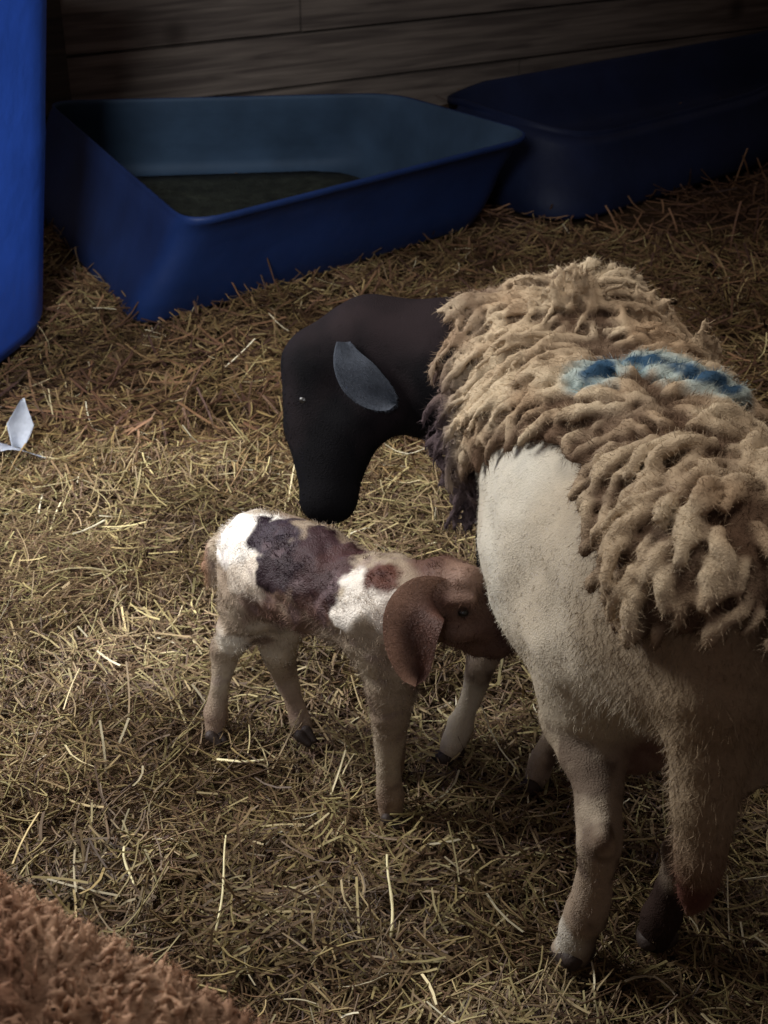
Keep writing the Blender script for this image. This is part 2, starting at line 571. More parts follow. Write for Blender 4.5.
def tub_mesh(rim, zr, base_f, base_shift, wavy=0.0, seed=0, floor_h=0.045, thick=0.010, lip=0.005):
    """rings: underside -> outer wall -> rolled lip -> inner wall -> inner floor"""
    c = rim.mean(0)
    zr = np.broadcast_to(np.asarray(zr, dtype=float), (len(rim),))
    ang = np.linspace(0, 2 * np.pi, len(rim), endpoint=False)
    wz = zr + wavy * (np.sin(2 * ang + seed) + 0.6 * np.sin(3 * ang + 1.3 * seed))
    base = shrink(rim, base_f) + base_shift
    R = []
    def ring(t, off, z):
        p = base * (1 - t) + rim * t
        q = p - p.mean(0); L = np.linalg.norm(q, axis=1, keepdims=True)
        p = p.mean(0) + q * (1 + off / L)
        return np.column_stack([p, z])
    R.append(ring(0, -0.05, 0 * wz + 0.005))
    R.append(ring(0, -0.012, 0 * wz + 0.005))
    R.append(ring(0.04, 0, 0 * wz + 0.02))
    for t in (0.2, 0.4, 0.6, 0.8, 0.92):
        R.append(ring(t, 0.010 * math.sin(t * 7), 0.02 + (wz - 0.02) * t))
    R.append(ring(0.95, lip * 0.7, wz - 0.022))
    R.append(ring(1, lip, wz - 0.010))
    R.append(ring(1, lip * 0.6, wz + 0.001))
    R.append(ring(1, -thick * 0.6, wz))
    R.append(ring(0.97, -thick, wz - 0.014))
    for t in (0.8, 0.6, 0.4, 0.22):
        R.append(ring(t, -thick - 0.006, 0.02 + (wz - 0.02) * t))
    R.append(ring(0.06, -thick - 0.03, 0 * wz + floor_h))
    R.append(ring(0, -0.16, 0 * wz + floor_h - 0.004))
    V, F = rings_mesh(R, True, True)
    TUB_N[0] = len(rim) * 11
    return V, F

m_blue = mat_plain('blue_plastic', srgb(24, 44, 88), 0.55, 0.3, 5, 0.22, 0.15, 30)
m_blue_d = mat_plain('dark_blue_plastic', srgb(22, 31, 58), 0.6, 0.25, 5, 0.25, 0.15, 30)
m_blue_b = mat_plain('bright_blue_plastic', srgb(58, 108, 232), 0.5, 0.3, 6, 0.12, 0.12, 25)
m_blue_in = mat_plain('dusty_blue_plastic', srgb(50, 68, 88), 0.7, 0.25, 5, 0.25, 0.15, 30)
m_silt = mat_plain('wet_feed_residue', srgb(48, 52, 44), 0.75, 0.3, 22, 0.5, 0.7, 90)

A_, B_, C_, D_ = [atz(*p, 0.33)[:2] for p in ((46, 101), (188, 223), (540, 134), (392, 93))]
rim1 = round_poly([A_, B_, C_, D_], [0.12, 0.12, 0.14, 0.12], 8)
o1 = np.array([*rim1.mean(0), 0.0])
t1 = empty('feed_tub', o1)
tag(t1, 'large open blue plastic tub with flared sides, nearest the blue bin', 'tub', 'blue plastic tubs along the plank wall')
V, F = tub_mesh(rim1, 0.33, 1.03, np.array([-0.17, 0.10]))
dusty_inside(build_poly('shell', V, F, m_blue, t1, o1), m_blue_in)
inner = shrink(rim1, 0.80) + np.array([-0.12, 0.08])
rr = [np.column_stack([shrink(inner, f), np.full(len(inner), h) + 0.006 * np.array([random.random() for _ in inner])]) for f, h in ((1.0, 0.043), (0.97, 0.062), (0.7, 0.066), (0.4, 0.062))]
V, F = rings_mesh(rr)
tag(build_poly('feed_residue', V, F, m_silt, t1, o1), 'dark dried residue on the tub floor')

E_ = [atz(548, 140, 0.27)[:2], atz(790, 78, 0.27)[:2], np.array([1.95, 6.45]), atz(425, 88, 0.27)[:2]]
rim2 = round_poly(E_, [0.35, 0.3, 0.3, 0.3], 8)
o2 = np.array([*rim2.mean(0), 0.0])
t2 = empty('feed_tub', o2)
tag(t2, 'long dark blue plastic tub with wavy sagging rim, behind the open tub', 'tub', 'blue plastic tubs along the plank wall')
V, F = tub_mesh(rim2, 0.27, 1.0, np.array([0.0, -0.16]), 0.018, 1.0)
dusty_inside(build_poly('shell', V, F, m_blue_d, t2, o2), m_blue_d)

# blue bin at the left edge: tall tapering rounded square
def make_bin():
    c = np.array([-1.405, 3.10])
    o = np.array([c[0], c[1], 0])
    root = empty('plastic_bin', o)
    tag(root, 'tall bright blue plastic bin standing at the left edge beside the open tub', 'bin')
    sq = round_poly([(-1, -1), (1, -1), (1, 1), (-1, 1)], 0.55, 9)
    R = []
    prof = [(0.0, 0.36), (0.0, 0.40), (0.02, 0.425), (0.06, 0.44), (0.25, 0.462), (0.50, 0.494), (0.52, 0.497), (0.55, 0.499), (0.57, 0.501), (0.80, 0.528), (1.0, 0.552), (1.08, 0.562)]
    for z, r in prof: R.append(np.column_stack([sq * r + c, np.full(len(sq), z + 0.004)]))
    for z, r in ((1.09, 0.55), (1.0, 0.54), (0.5, 0.48), (0.06, 0.43), (0.03, 0.36)): R.append(np.column_stack([sq * r + c, np.full(len(sq), z)]))
    V, F = rings_mesh(R, True, True)
    a = math.radians(-14); rot = np.array([[math.cos(a), math.sin(a)], [-math.sin(a), math.cos(a)]])
    V[:, :2] = (V[:, :2] - c) @ rot + c
    build_poly('body', V, F, m_blue_b, root, o)
    R = []
    for z, r in ((1.05, 0.562), (1.04, 0.59), (1.055, 0.60), (1.085, 0.598), (1.095, 0.58), (1.092, 0.553)): R.append(np.column_stack([sq * r + c, np.full(len(sq), z)]))
    V, F = rings_mesh(R, False, False)
    V[:, :2] = (V[:, :2] - c) @ rot + c
    build_poly('rim', V, F, m_blue_b, root, o)
make_bin()

keep_out += [shrink(rim1, 1.0) + np.array([-0.16, 0.10]), shrink(rim2, 0.97) + np.array([0.0, -0.16]), np.array([[-1.80, 2.74], [-1.0, 2.66], [-0.95, 3.5], [-1.80, 3.5]])]
mat_straw = mat_attr('dry_straw', 0.6, 0, 60, 0.35, 0.2)
straw = make_straw('straw_bedding', [
    (30000, near_s, (0.03, 0.09), (0.0018, 0.0042), pal_mix, 0.040),
    (34000, near_s, (0.012, 0.035), (0.0014, 0.0030), pal_brown, 0.034),
    (3500, near_s, (0.02, 0.05), (0.004, 0.007), pal_mix * 0.9, 0.034),
    (1100, near_s, (0.03, 0.10), (0.0024, 0.0048), pal_pale, 0.050),
    (22000, mid_s, (0.05, 0.10), (0.003, 0.006), pal_mix * np.array([0.80, 0.70, 0.62]), 0.032),
    (700, mid_s, (0.06, 0.13), (0.003, 0.004), pal_pale, 0.040),
    (19000, far_s, (0.08, 0.15), (0.005, 0.009), pal_brown * np.array([0.95, 0.82, 0.76]), 0.035)], mat_straw)
tag(straw, 'loose trampled hay and straw bedding covering the barn floor', 'straw', kind='stuff')

# ================================================================== EWE
HOOF = srgb(58, 48, 44)
def hoof_pair(parent, origin, p, fwd, size, mat, toe_up=0.0):
    """cloven hoof: two claws side by side, one mesh"""
    f = np.array([fwd[0], fwd[1], 0.0]); f /= np.linalg.norm(f); s = np.array([-f[1], f[0], 0])
    lo = np.array(p) - size * 2.2; hi = np.array(p) + size * 2.2
    fl = Field(lo, hi, size / 9)
    for sg in (-1, 1):
        a = np.array(p) + s * sg * size * 0.42 + np.array([0, 0, size * 0.80]) - f * size * 0.1
        b = np.array(p) + s * sg * size * 0.32 + np.array([0, 0, size * 0.32]) + f * size * 0.85
        fl.cone(a, b, size * 0.52, size * 0.30, 0.001)
    Z = fl.ax[2][None, None, :]
    fl.d = np.maximum(fl.d, (p[2] + 0.0) - Z)
    V, F = fl.surface()
    C = np.tile(HOOF, (len(V), 1))
    return mesh_np('hoof', V, F, mat, C, parent=parent, origin=origin)

mat_coat = mat_attr('short_coat', 0.85, 0.5, 420, 0.08, 0.12, 0.0)
mat_fleece = mat_attr('woolly_fleece', 0.95, 0.6, 500, 0.05, 0.18, 0.0)
mat_hair = mat_attr('hair_strands', 0.8, 0, 60, 0.06, 0.1)
mat_hoof = mat_attr('hoof_horn', 0.6, 0.3, 200, 0.3, 0.2)
mat_eye, _nt, _p = new_mat('wet_eye')
_p.inputs['Base Color'].default_value = (0.008, 0.006, 0.005, 1); _p.inputs['Roughness'].default_value = 0.4

S = at(580, 402, 1.62); M = at(632, 512, 1.42); R = at(698, 590, 1.21)
axis = (S - R); axis[2] = 0; AL = np.linalg.norm(axis); axis /= AL
lat = np.array([-axis[1], axis[0], 0.0])          # points to the ewe's left

def ewe_u(P): return ((P - R) @ axis) / AL
def ewe_w(P): return (P - R) @ lat

def leg(f, pts, k=0.02):
    f.chain([(np.array(p), r) for p, r in pts], k)

f = Field((-0.25, 0.85, -0.03), (0.68, 2.0, 0.84), 0.0065)
rotb = np.stack([axis, lat, np.array([0, 0, 1.0])], 1)
f.ellipsoid(S + np.array([0, 0, -0.045]), (0.20, 0.148, 0.140), rotb, 0.05)
f.ellipsoid(M + np.array([0, 0, 0.002]), (0.23, 0.176, 0.160), rotb, 0.06)
f.ellipsoid(M + np.array([0, 0, -0.075]) + lat * 0.026 - axis * 0.02, (0.22, 0.156, 0.150), rotb, 0.06)
f.ellipsoid(R + np.array([0, 0, 0.0]), (0.185, 0.150, 0.158), rotb, 0.06)
f.cone(S + [0, .10, .0], S + axis * 0.13 + [0, 0, -.05], .12, .10, 0.05)
# neck and head, turned to the left and down over the lamb
nk0 = at(520, 400, 1.72); nk1 = at(450, 368, 1.78); poll = at(372, 350, 1.82); fh = at(322, 366, 1.81)
mf = at(318, 425, 1.77); mz = at(327, 492, 1.70)
f.chain([(S + axis * 0.04 + [0, 0, -0.03], 0.115), (nk0, 0.105), (nk1, 0.100), (poll, 0.078)], 0.05)
f.chain([(poll, 0.070), (fh, 0.062), (mf, 0.052), (mz, 0.037)], 0.035)
f.chain([(at(392, 385, 1.79), 0.065), (at(352, 425, 1.75), 0.050), (at(335, 478, 1.72), 0.036)], 0.03)   # cheek and jaw
f.ellipsoid(at(328, 503, 1.69), (0.040, 0.034, 0.030), None, 0.02)
# brisket
f.chain([(nk1 + [0, 0, -.04], 0.07), (S + axis * 0.12 + [0, 0, -.11], 0.10)], 0.05)
# left hind leg (nearest)
LH = [(at(618, 640, 1.27), 0.115), (at(588, 712, 1.29), 0.062), (at(599, 790, 1.20), 0.029), (at(599, 845, 1.145), 0.0265), (at(594, 880, 1.155), 0.0205), (at(586, 915, 1.16), 0.0255), (at(578, 934, 1.17), 0.0225), (at(573, 951, 1.18), 0.024)]
leg(f, LH, 0.03)
f.cone(at(599, 800, 1.19), at(603, 840, 1.128), 0.013, 0.017, 0.012)
# right hind leg
RH = [(R + [0.10, 0.02, -0.05], 0.105), (at(745, 735, 1.25), 0.065), (at(708, 800, 1.22), 0.030), (at(684, 855, 1.17), 0.027), (at(670, 890, 1.18), 0.021), (at(660, 918, 1.19), 0.025), (at(655, 934, 1.205), 0.023)]
leg(f, RH, 0.03)
# left foreleg
LF = [(at(535, 520, 1.63), 0.085), (at(505, 610, 1.63), 0.045), (at(482, 660, 1.60), 0.025), (at(473, 695, 1.60), 0.019), (at(462, 724, 1.59), 0.023), (at(455, 740, 1.575), 0.021), (at(450, 750, 1.56), 0.021)]
leg(f, LF, 0.03)
RF = [(at(640, 520, 1.66), 0.085), (at(600, 640, 1.60), 0.045), (at(566, 705, 1.56), 0.026), (at(552, 738, 1.53), 0.019), (at(542, 760, 1.51), 0.023), (at(535, 778, 1.50), 0.021)]
leg(f, RF, 0.03)
# udder
f.ellipsoid(at(655, 715, 1.30), (0.085, 0.075, 0.07), None, 0.03)
f.cone(at(640, 735, 1.28), at(632, 765, 1.25), 0.018, 0.010, 0.02)
# tail: long, thick, hanging behind
TL = [(at(712, 590, 1.10), 0.085), (at(712, 680, 1.06), 0.056), (at(710, 750, 1.045), 0.041), (at(705, 800, 1.04), 0.034), (at(701, 850, 1.035), 0.030), (at(694, 893, 1.045), 0.0215), (at(689, 912, 1.05), 0.011)]
leg(f, TL, 0.03)
# surface relief: folds of skin, muscle
Xg, Yg, Zg = f.pts(np.zeros(3, int), f.n)
near = np.abs(f.d) < 0.03
Pn = np.stack([Xg[near], Yg[near], Zg[near]], -1)
headness = sstep(0.10, 0.02, Pn[:, 0])
f.d[near] += (0.0050 * fbm(Pn, 15, 11, 3) + 0.0014 * noise(Pn, 70, 12)) * (1 - headness * 0.8)
body_d = f.d.copy()
EV, EF = f.surface()
EV = smooth_verts(EV, EF, 2)
EN = vnormals(EV, EF)

from mathutils.bvhtree import BVHTree
def bvh_of(V, F): return BVHTree.FromPolygons([tuple(v) for v in V.tolist()], [tuple(q) for q in F.tolist()])
def pick(tree, px, py):
    for k in range(20):
        o = Vector((0, 0, CAM_H)); d = Vector(atz(px, py + 4 * k, 0.0)) - o
        hit = tree.ray_cast(o, d.normalized())
        if hit[0] is not None: return np.array(hit[0])
    return None
ETREE = bvh_of(EV, EF)
_b = [pick(ETREE, x, y) for x, y in ((478, 478), (500, 452), (530, 445), (560, 452), (588, 478), (598, 520), (612, 560), (636, 622), (655, 640), (690, 630), (730, 625))]
_b = [q for q in _b if q is not None]
_bu = np.array([float((q - R) @ axis) / AL for q in _b]); _bz = np.array([q[2] for q in _b])
print('BORDER', [(round(float(a), 2), round(float(b), 3)) for a, b in zip(_bu, _bz)])
_o = np.argsort(_bu); _bu, _bz = _bu[_o], _bz[_o] + 0.014

# fleece border height as a function of the place along the body
def fleece_low(P):
    u = ewe_u(P); w = ewe_w(P)
    zb = np.interp(u, _bu, _bz)
    zb = zb - 0.12 * sstep(_bu[-1], _bu[-1] + 0.35, u)
    zb = zb - 0.12 * sstep(0.04, -0.07, w)
    return zb + 0.012 * noise(P, 14, 31)

BLACK = srgb(9, 8, 11)
NQ = pick(ETREE, 463, 372)
NDIR = np.array([-0.80, 0.42, -0.22]); NDIR /= np.linalg.norm(NDIR)
print('NQ', NQ)
def neck_k(P): return np.where(P[:, 2] > 0.27, (P - NQ) @ NDIR, -1.0)
def ewe_color(P):
    c = np.tile(srgb(196, 186, 168), (len(P), 1))
    z = P[:, 2]
    c = mixc(c, srgb(160, 146, 126), 0.5 + 0.5 * fbm(P, 7, 41, 3))
    flank = sstep(0.25, 0.45, z) * sstep(0.2, 0.5, ewe_u(P))
    c = mixc(c, srgb(198, 193, 180), flank * (0.7 + 0.35 * noise(P, 24, 45)))
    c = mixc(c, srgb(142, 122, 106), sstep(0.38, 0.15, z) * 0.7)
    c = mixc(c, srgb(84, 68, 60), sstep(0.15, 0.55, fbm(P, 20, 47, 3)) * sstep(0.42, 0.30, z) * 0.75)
    c = mixc(c, srgb(204, 192, 172), sstep(0.075, 0.045, np.linalg.norm(P - at(462, 715, 1.58), axis=1)) * 0.85)
    c = mixc(c, srgb(206, 200, 188), sstep(0.045, 0.02, np.linalg.norm(P - at(562, 940, 1.16), axis=1)) * 0.8)
    # dirty hindquarters and tail
    back = sstep(0.0, -0.22, ewe_u(P) * AL) * sstep(0.18, 0.3, z)
    c = mixc(c, srgb(142, 120, 92), back * 0.75)
    c = mixc(c, srgb(98, 66, 54), sstep(0.40, 0.27, z) * sstep(1.13, 1.07, P[:, 1]) * 0.8)
    c = mixc(c, srgb(84, 50, 44), sstep(0.05, 0.015, np.linalg.norm(P - at(684, 900, 1.03), axis=1)) * 0.8)
    d = np.linalg.norm((P - at(640, 740, 1.28)), axis=1)
    c = mixc(c, srgb(120, 92, 84), sstep(0.11, 0.05, d) * 0.7)
    k = neck_k(P) + 0.012 * noise(P, 20, 43)
    dark = sstep(-0.012, 0.012, k)
    bl = mixc(np.tile(BLACK, (len(P), 1)), srgb(34, 27, 29), sstep(-0.2, 0.8, fbm(P, 14, 46, 3)) * 0.5 + 0.8 * sstep(0.60, 0.67, z))
    c = mixc(c, bl, dark)
    # right hind foot is dark
    c = mixc(c, srgb(50, 38, 34), sstep(0.14, 0.08, np.linalg.norm((P - at(658, 915, 1.2)), axis=1)))
    return c.astype(np.float32)

ewe_o = np.array([*(R * 0.5 + S * 0.5)[:2], 0.0])
ewe = empty('ewe', ewe_o)
tag(ewe, 'ewe with black head and matted cream fleece, head bent over the lamb', 'sheep')
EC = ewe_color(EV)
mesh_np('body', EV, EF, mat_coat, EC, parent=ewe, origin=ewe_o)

def near_field(fl, P, val):
    pass

# ---- fleece
ff = Field((0.02, 0.85, 0.36), (0.66, 1.98, 0.90), 0.0045)
# sample body field onto the finer grid (trilinear)
def tri(fld, arr, P):
    q = (P - fld.lo) / fld.res
    q = np.clip(q, 0, np.array(arr.shape) - 1.001)
    i = q.astype(int); t = (q - i)
    r = 0
    for dx in (0, 1):
        for dy in (0, 1):
            for dz in (0, 1):
                w = (t[..., 0] if dx else 1 - t[..., 0]) * (t[..., 1] if dy else 1 - t[..., 1]) * (t[..., 2] if dz else 1 - t[..., 2])
                r = r + w * arr[i[..., 0] + dx, i[..., 1] + dy, i[..., 2] + dz]
    return r
fb = Field((0, 0, 0), (0.01, 0.01, 0.01), 0.01)
Xg, Yg, Zg = ff.pts(np.zeros(3, int), ff.n)
Pg = np.stack([Xg, Yg, Zg], -1).reshape(-1, 3)
bd = tri(f, body_d, Pg)
sel = bd < 0.05
Ps = Pg[sel]
dd = bd[sel] - (0.0125 + 0.004 * fbm(Ps, 22, 51, 2))
reg = (fleece_low(Ps) - Ps[:, 2]) * 0.7
frontcut = neck_k(Ps) - 0.012 + 0.015 * noise(Ps, 18, 52)   # stops at the black neck
hv = np.maximum(np.maximum(dd, reg), frontcut)
flat = np.full(len(Pg), 0.3, dtype=np.float32); flat[sel] = hv
ff.d = flat.reshape(ff.d.shape)
# locks of wool
mask = ((EV[:, 2] > fleece_low(EV) - 0.005) & (neck_k(EV) < 0.0)).astype(float)
LP, li = sample_faces(EV, EF, 6000, mask)
keep, seen = [], {}
for i_, p in enumerate(LP):
    u_ = float(ewe_u(p)); md = 0.019 - 0.007 * max(0.0, min(1.0, (u_ - 0.55) / 0.35))
    key = tuple((p / 0.02).astype(int))
    if all(np.linalg.norm(LP[j_] - p) > md for dx in (-1, 0, 1) for dy in (-1, 0, 1) for dz in (-1, 0, 1) for j_ in seen.get((key[0] + dx, key[1] + dy, key[2] + dz), ())):
        keep.append(i_); seen.setdefault(key, []).append(i_)
LP = LP[keep]; li = li[keep]
print('LOCKS', len(LP))
LN = EN[EF[li, 0]]
lock_p = []; lock_d = []
for p, n in zip(LP, LN):
    u = float(ewe_u(p)); 
    fwd = max(0.0, min(1.0, (u - 0.55) / 0.35))     # finer stringy locks towards the neck
    down = np.array([0, 0, -1.0]); t = down - n * (down @ n)
    if np.linalg.norm(t) < 0.25: t = t + lat * math.copysign(0.6, float(ewe_w(p)))
    t /= np.linalg.norm(t) + 1e-6
    # the locks lie slanting towards the rump and down
    nz = np.array([float(noise(p[None], 10, q_)[0]) for q_ in (201, 202, 203)])
    t = t + (-axis) * (0.35 - 0.2 * fwd) + lat * 0.25 + nz * (1.3 - 0.8 * fwd) + RNG.normal(0, 0.20 - 0.06 * fwd, 3)
    t = t - n * (t @ n); t /= np.linalg.norm(t) + 1e-6
    L = random.uniform(0.035, 0.075) * (1 + 0.4 * fwd); r = random.uniform(0.0080, 0.0130) * (1 - 0.42 * fwd)
    edge = float(np.clip((p[2] - fleece_low(p[None])[0]) / 0.05, 0, 1)); L *= 0.45 + 0.55 * edge; r *= 0.8 + 0.2 * edge
    steps = 6; pos = p + n * random.uniform(0.006, 0.016); d = t + n * 0.75
    sw = random.choice((-1, 1)) * random.uniform(0.1, 0.6); ax = np.cross(n, t)
    for s_ in range(steps):
        q = pos + d / np.linalg.norm(d) * L / steps
        r1 = r * (1 - 0.45 * s_ / steps) * (1 + 0.15 * math.sin(2.4 * s_)); r2 = r * (1 - 0.45 * (s_ + 1) / steps) * (1 + 0.15 * math.sin(2.4 * s_ + 2.4))
        ff.cone(pos, q, r1, r2, 0.0035, local=True)
        lock_p.append((pos + q) / 2); lock_d.append((q - pos) / np.linalg.norm(q - pos))
        pos = q; d = d / np.linalg.norm(d) - n * 0.22 + ax * sw * math.sin(s_ * 1.3) * 0.8
# fluffy crest on the withers and a second one behind it
for (cx, cy, cY, cnt, h) in ((578, 310, 1.66, 60, 0.060), (555, 318, 1.66, 26, 0.040), (652, 340, 1.64, 40, 0.050), (690, 362, 1.60, 34, 0.048), (620, 330, 1.68, 10, 0.025), (525, 330, 1.70, 18, 0.025)):
    c = at(cx, cy, cY)
    for _ in range(cnt):
        p = c + RNG.normal(0, 0.016, 3); d = np.array([random.uniform(-.6, .6), random.uniform(-.5, .5), 1.0])
        L = h * random.uniform(0.5, 1.0); r = random.uniform(0.006, 0.010)
        for s_ in range(4):
            q = p + d / np.linalg.norm(d) * L / 4
            ff.cone(p, q, r * (1 - 0.2 * s_), r * (1 - 0.2 * (s_ + 1)), 0.003, local=True)
            p = q; d = d / np.linalg.norm(d) + RNG.normal(0, 0.35, 3)
# fringe of long stringy locks hanging in front of the shoulder
fringe_start = len(EV)
for _ in range(150):
    a = random.random()
    base = at(462 + 16 * a + random.uniform(-12, 16), 345 + 150 * a, 1.70 - 0.05 * a) + RNG.normal(0, 0.010, 3)
    p = base; d = np.array([-0.25, -0.15, -1.0]); L = random.uniform(0.05, 0.11); r = random.uniform(0.0035, 0.0065)
    for s_ in range(5):
        q = p + d / np.linalg.norm(d) * L / 5
        ff.cone(p, q, r * (1 - 0.15 * s_), r * (1 - 0.15 * (s_ + 1)), 0.002, local=True)
        p = q; d = d / np.linalg.norm(d) + RNG.normal(0, 0.18, 3) * np.array([1, 1, 0.5])
Xg, Yg, Zg = ff.pts(np.zeros(3, int), ff.n)
nm_ = np.abs(ff.d) < 0.012
Pn = np.stack([Xg[nm_], Yg[nm_], Zg[nm_]], -1)
ff.d[nm_] += 0.0026 * fbm(Pn, 80, 301, 2)
FV, FF = ff.surface()
FN = vnormals(FV, FF)
FV = smooth_verts(FV, FF, 1)

FTREE = bvh_of(FV, FF)
BM = [pick(FTREE, *q) for q in ((596, 374), (622, 362), (655, 360), (688, 366), (712, 376), (736, 388))]
def fleece_color(P):
    c = np.tile(srgb(186, 168, 142), (len(P), 1))
    c = mixc(c, srgb(158, 134, 108), 0.5 + 0.6 * fbm(P, 9, 61, 3))
    c = mixc(c, srgb(216, 200, 172), 0.5 * sstep(-0.1, 0.8, fbm(P, 14, 62, 2)))
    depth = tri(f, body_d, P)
    c = mixc(c, srgb(84, 62, 50), sstep(0.029, 0.015, depth) * 0.85)      # darker brown deep in the crevices, close to the skin
    k = neck_k(P) + 0.015 * noise(P, 25, 63)
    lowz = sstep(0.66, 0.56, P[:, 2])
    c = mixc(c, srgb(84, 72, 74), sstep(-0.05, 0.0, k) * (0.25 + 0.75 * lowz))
    # blue raddle mark across the back
    def seg(P, a, b):
        t = np.clip(((P - a) @ (b - a)) / ((b - a) @ (b - a)), 0, 1)
        return np.linalg.norm(P - a - t[:, None] * (b - a), axis=1)
    d = np.min([seg(P, a_, b_) for a_, b_ in zip(BM[:-1], BM[1:])], axis=0) + 0.010 * fbm(P, 55, 64, 3)
    c = mixc(c, srgb(158, 190, 196), sstep(0.042, 0.020, d + 0.012 * noise(P, 30, 66)) * 0.6)
    c = mixc(c, srgb(24, 64, 96), sstep(0.018, 0.008, d + 0.007 * noise(P, 22, 65)) * 0.92)
    return c.astype(np.float32)
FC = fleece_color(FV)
# loose fibres standing off the locks
n = 150000
HP, hi = sample_faces(FV, FF, n)
HN = FN[FF[hi, 0]]
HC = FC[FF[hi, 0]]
from mathutils.kdtree import KDTree
kd = KDTree(len(lock_p))
for i_, q in enumerate(lock_p): kd.insert(q, i_)
kd.balance()
LD = np.array([lock_d[kd.find(q)[1]] for q in HP.tolist()])
D = HN * 0.40 + LD * 0.65 + RNG.normal(0, 0.42, (n, 3))
sv = strands(HP - HN * 0.001, HN, D, RNG.uniform(0.006, 0.014, n), RNG.uniform(0.0005, 0.0010, n), HC * RNG.uniform(0.95, 1.2, (n, 1)), 3, 0.3, 0.05, 1.05)
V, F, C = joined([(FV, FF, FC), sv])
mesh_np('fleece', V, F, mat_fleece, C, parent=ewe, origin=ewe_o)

# short hair over the shorn body, head and legs
n = 60000
msk = 1 - mask * 0.9
HP, hi = sample_faces(EV, EF, n, msk)
shag = 1 + 1.4 * sstep(0.10, -0.15, ewe_u(HP)) * sstep(0.25, 0.35, HP[:, 2])
HN = EN[EF[hi, 0]]; HC = EC[EF[hi, 0]]
D = HN * 0.35 + RNG.normal(0, 0.22, (n, 3)) + np.array([0, 0, -0.75])
D[HP[:, 0] < 0.12] += -axis * 0.1
sv = strands(HP - HN * 0.001, HN, D, RNG.uniform(0.003, 0.008, n) * shag, RNG.uniform(0.0006, 0.0012, n), HC * RNG.uniform(0.85, 1.12, (n, 1)), 2, 0.15, 0.0, 1.05)
mesh_np('coat_hair', sv[0], sv[1], mat_hair, sv[2], parent=ewe, origin=ewe_o)

def leaf_ear(parent, origin, pts, nrm, width, thick, col, mat, curl=0.012, name='ear', rootr=0.35, col2=None):
    """a leaf-shaped ear along a bent midline (base, bend, tip)"""
    a, b, c = [np.array(q) for q in pts]
    nrm = np.array(nrm, dtype=float)
    nu, nv = 34, 17
    V = []; T = []
    for side in (1, -1):
        for i in range(nu):
            t = i / (nu - 1)
            mid = a * (1 - t) ** 2 + 2 * b * t * (1 - t) + c * t * t
            ax = 2 * (1 - t) * (b - a) + 2 * t * (c - b); ax /= np.linalg.norm(ax)
            nn = nrm - ax * (nrm @ ax); nn /= np.linalg.norm(nn); sd = np.cross(ax, nn)
            w = width * 0.5 * (rootr + (1 - rootr) * math.sin(min(1, t * 1.65) * math.pi / 2)) * math.sqrt(max(0.0, 1 - max(0, (t - 0.45) / 0.55) ** 2.4)) + 1e-4
            for j in range(nv):
                s = -1 + 2 * j / (nv - 1)
                edge = math.sqrt(max(0, 1 - s * s)) * math.sqrt(max(0, 1 - t ** 6))
                V.append(mid + sd * w * s + nn * (side * thick * edge * 0.5 + curl * (s * s - 0.5) + 0.004 * math.sin(5 * t + 2 * s)))
                T.append(s)
    F = []
    for sidx in (0, 1):
        o = sidx * nu * nv
        for i in range(nu - 1):
            for j in range(nv - 1):
                q = (o + i * nv + j, o + i * nv + j + 1, o + (i + 1) * nv + j + 1, o + (i + 1) * nv + j)
                F.append(q if sidx == 0 else q[::-1])
    V = np.array(V); F = np.array(F); T = np.array(T)
    C = np.tile(np.array(col, dtype=np.float32), (len(V), 1))
    if col2 is not None: C = mixc(C, col2, sstep(-0.2, 0.9, T + 0.25 * noise(V, 50, 6)))
    C = (C * (1 + 0.25 * noise(V, 60, 5))[:, None]).astype(np.float32)
    N = vnormals(V, F); n = 2500
    HP, hi = sample_faces(V, F, n); HN = N[F[hi, 0]]
    axd = (c - a) / np.linalg.norm(c - a)
    sv = strands(HP, HN, HN * 0.25 + axd + RNG.normal(0, 0.25, (n, 3)), RNG.uniform(0.003, 0.007, n), RNG.uniform(0.0005, 0.001, n), C[F[hi, 0]], 2, 0.2, 0, 1.0)
    V, F, C = joined([(V, F, C), sv])
    return mesh_np(name, V, F, mat, C, parent=parent, origin=origin)

ear_b = at(344, 342, 1.745); ear_t = at(388, 404, 1.70)
leaf_ear(ewe, ewe_o, (ear_b, at(346, 380, 1.715), at(396, 404, 1.70)), (-0.25, -1, 0.45), 0.062, 0.008, srgb(62, 66, 74), mat_coat, 0.006, rootr=0.3)
leaf_ear(ewe, ewe_o, (at(330, 330, 1.87), at(340, 345, 1.92), at(370, 345, 1.96)), (-0.2, 1, 0.3), 0.055, 0.008, srgb(30, 28, 32), mat_coat, 0.008)
def eyeball(parent, origin, p, r, name='eye'):
    fl = Field(np.array(p) - r * 1.6, np.array(p) + r * 1.6, r / 6)
    fl.ellipsoid(p, (r, r, r * 0.8), None, 0)
    V, F = fl.surface()
    return mesh_np(name, V, F, mat_eye, parent=parent, origin=origin)
def on_surface(V, N, px, py, Yhint):
    """nearest surface point facing the viewer near a seen point"""
    q = at(px, py, Yhint)
    d = np.linalg.norm(V - q, axis=1)
    i = int(np.argmin(d)); return V[i], N[i]
p, nn = on_surface(EV, EN, 303, 400, 1.74); eyeball(ewe, ewe_o, p - nn * 0.007, 0.009)
hf = axis * 0.8 - np.array([0.5, 0, 0])
for px, py in ((572, 956), (652, 940), (447, 757), (532, 786)):
    q = atz(px, py, 0.005); q[2] = -0.006
    hoof_pair(ewe, ewe_o, q - 0.006 * hf, hf if px < 600 else axis, 0.030 if py > 800 else 0.027, mat_hoof)

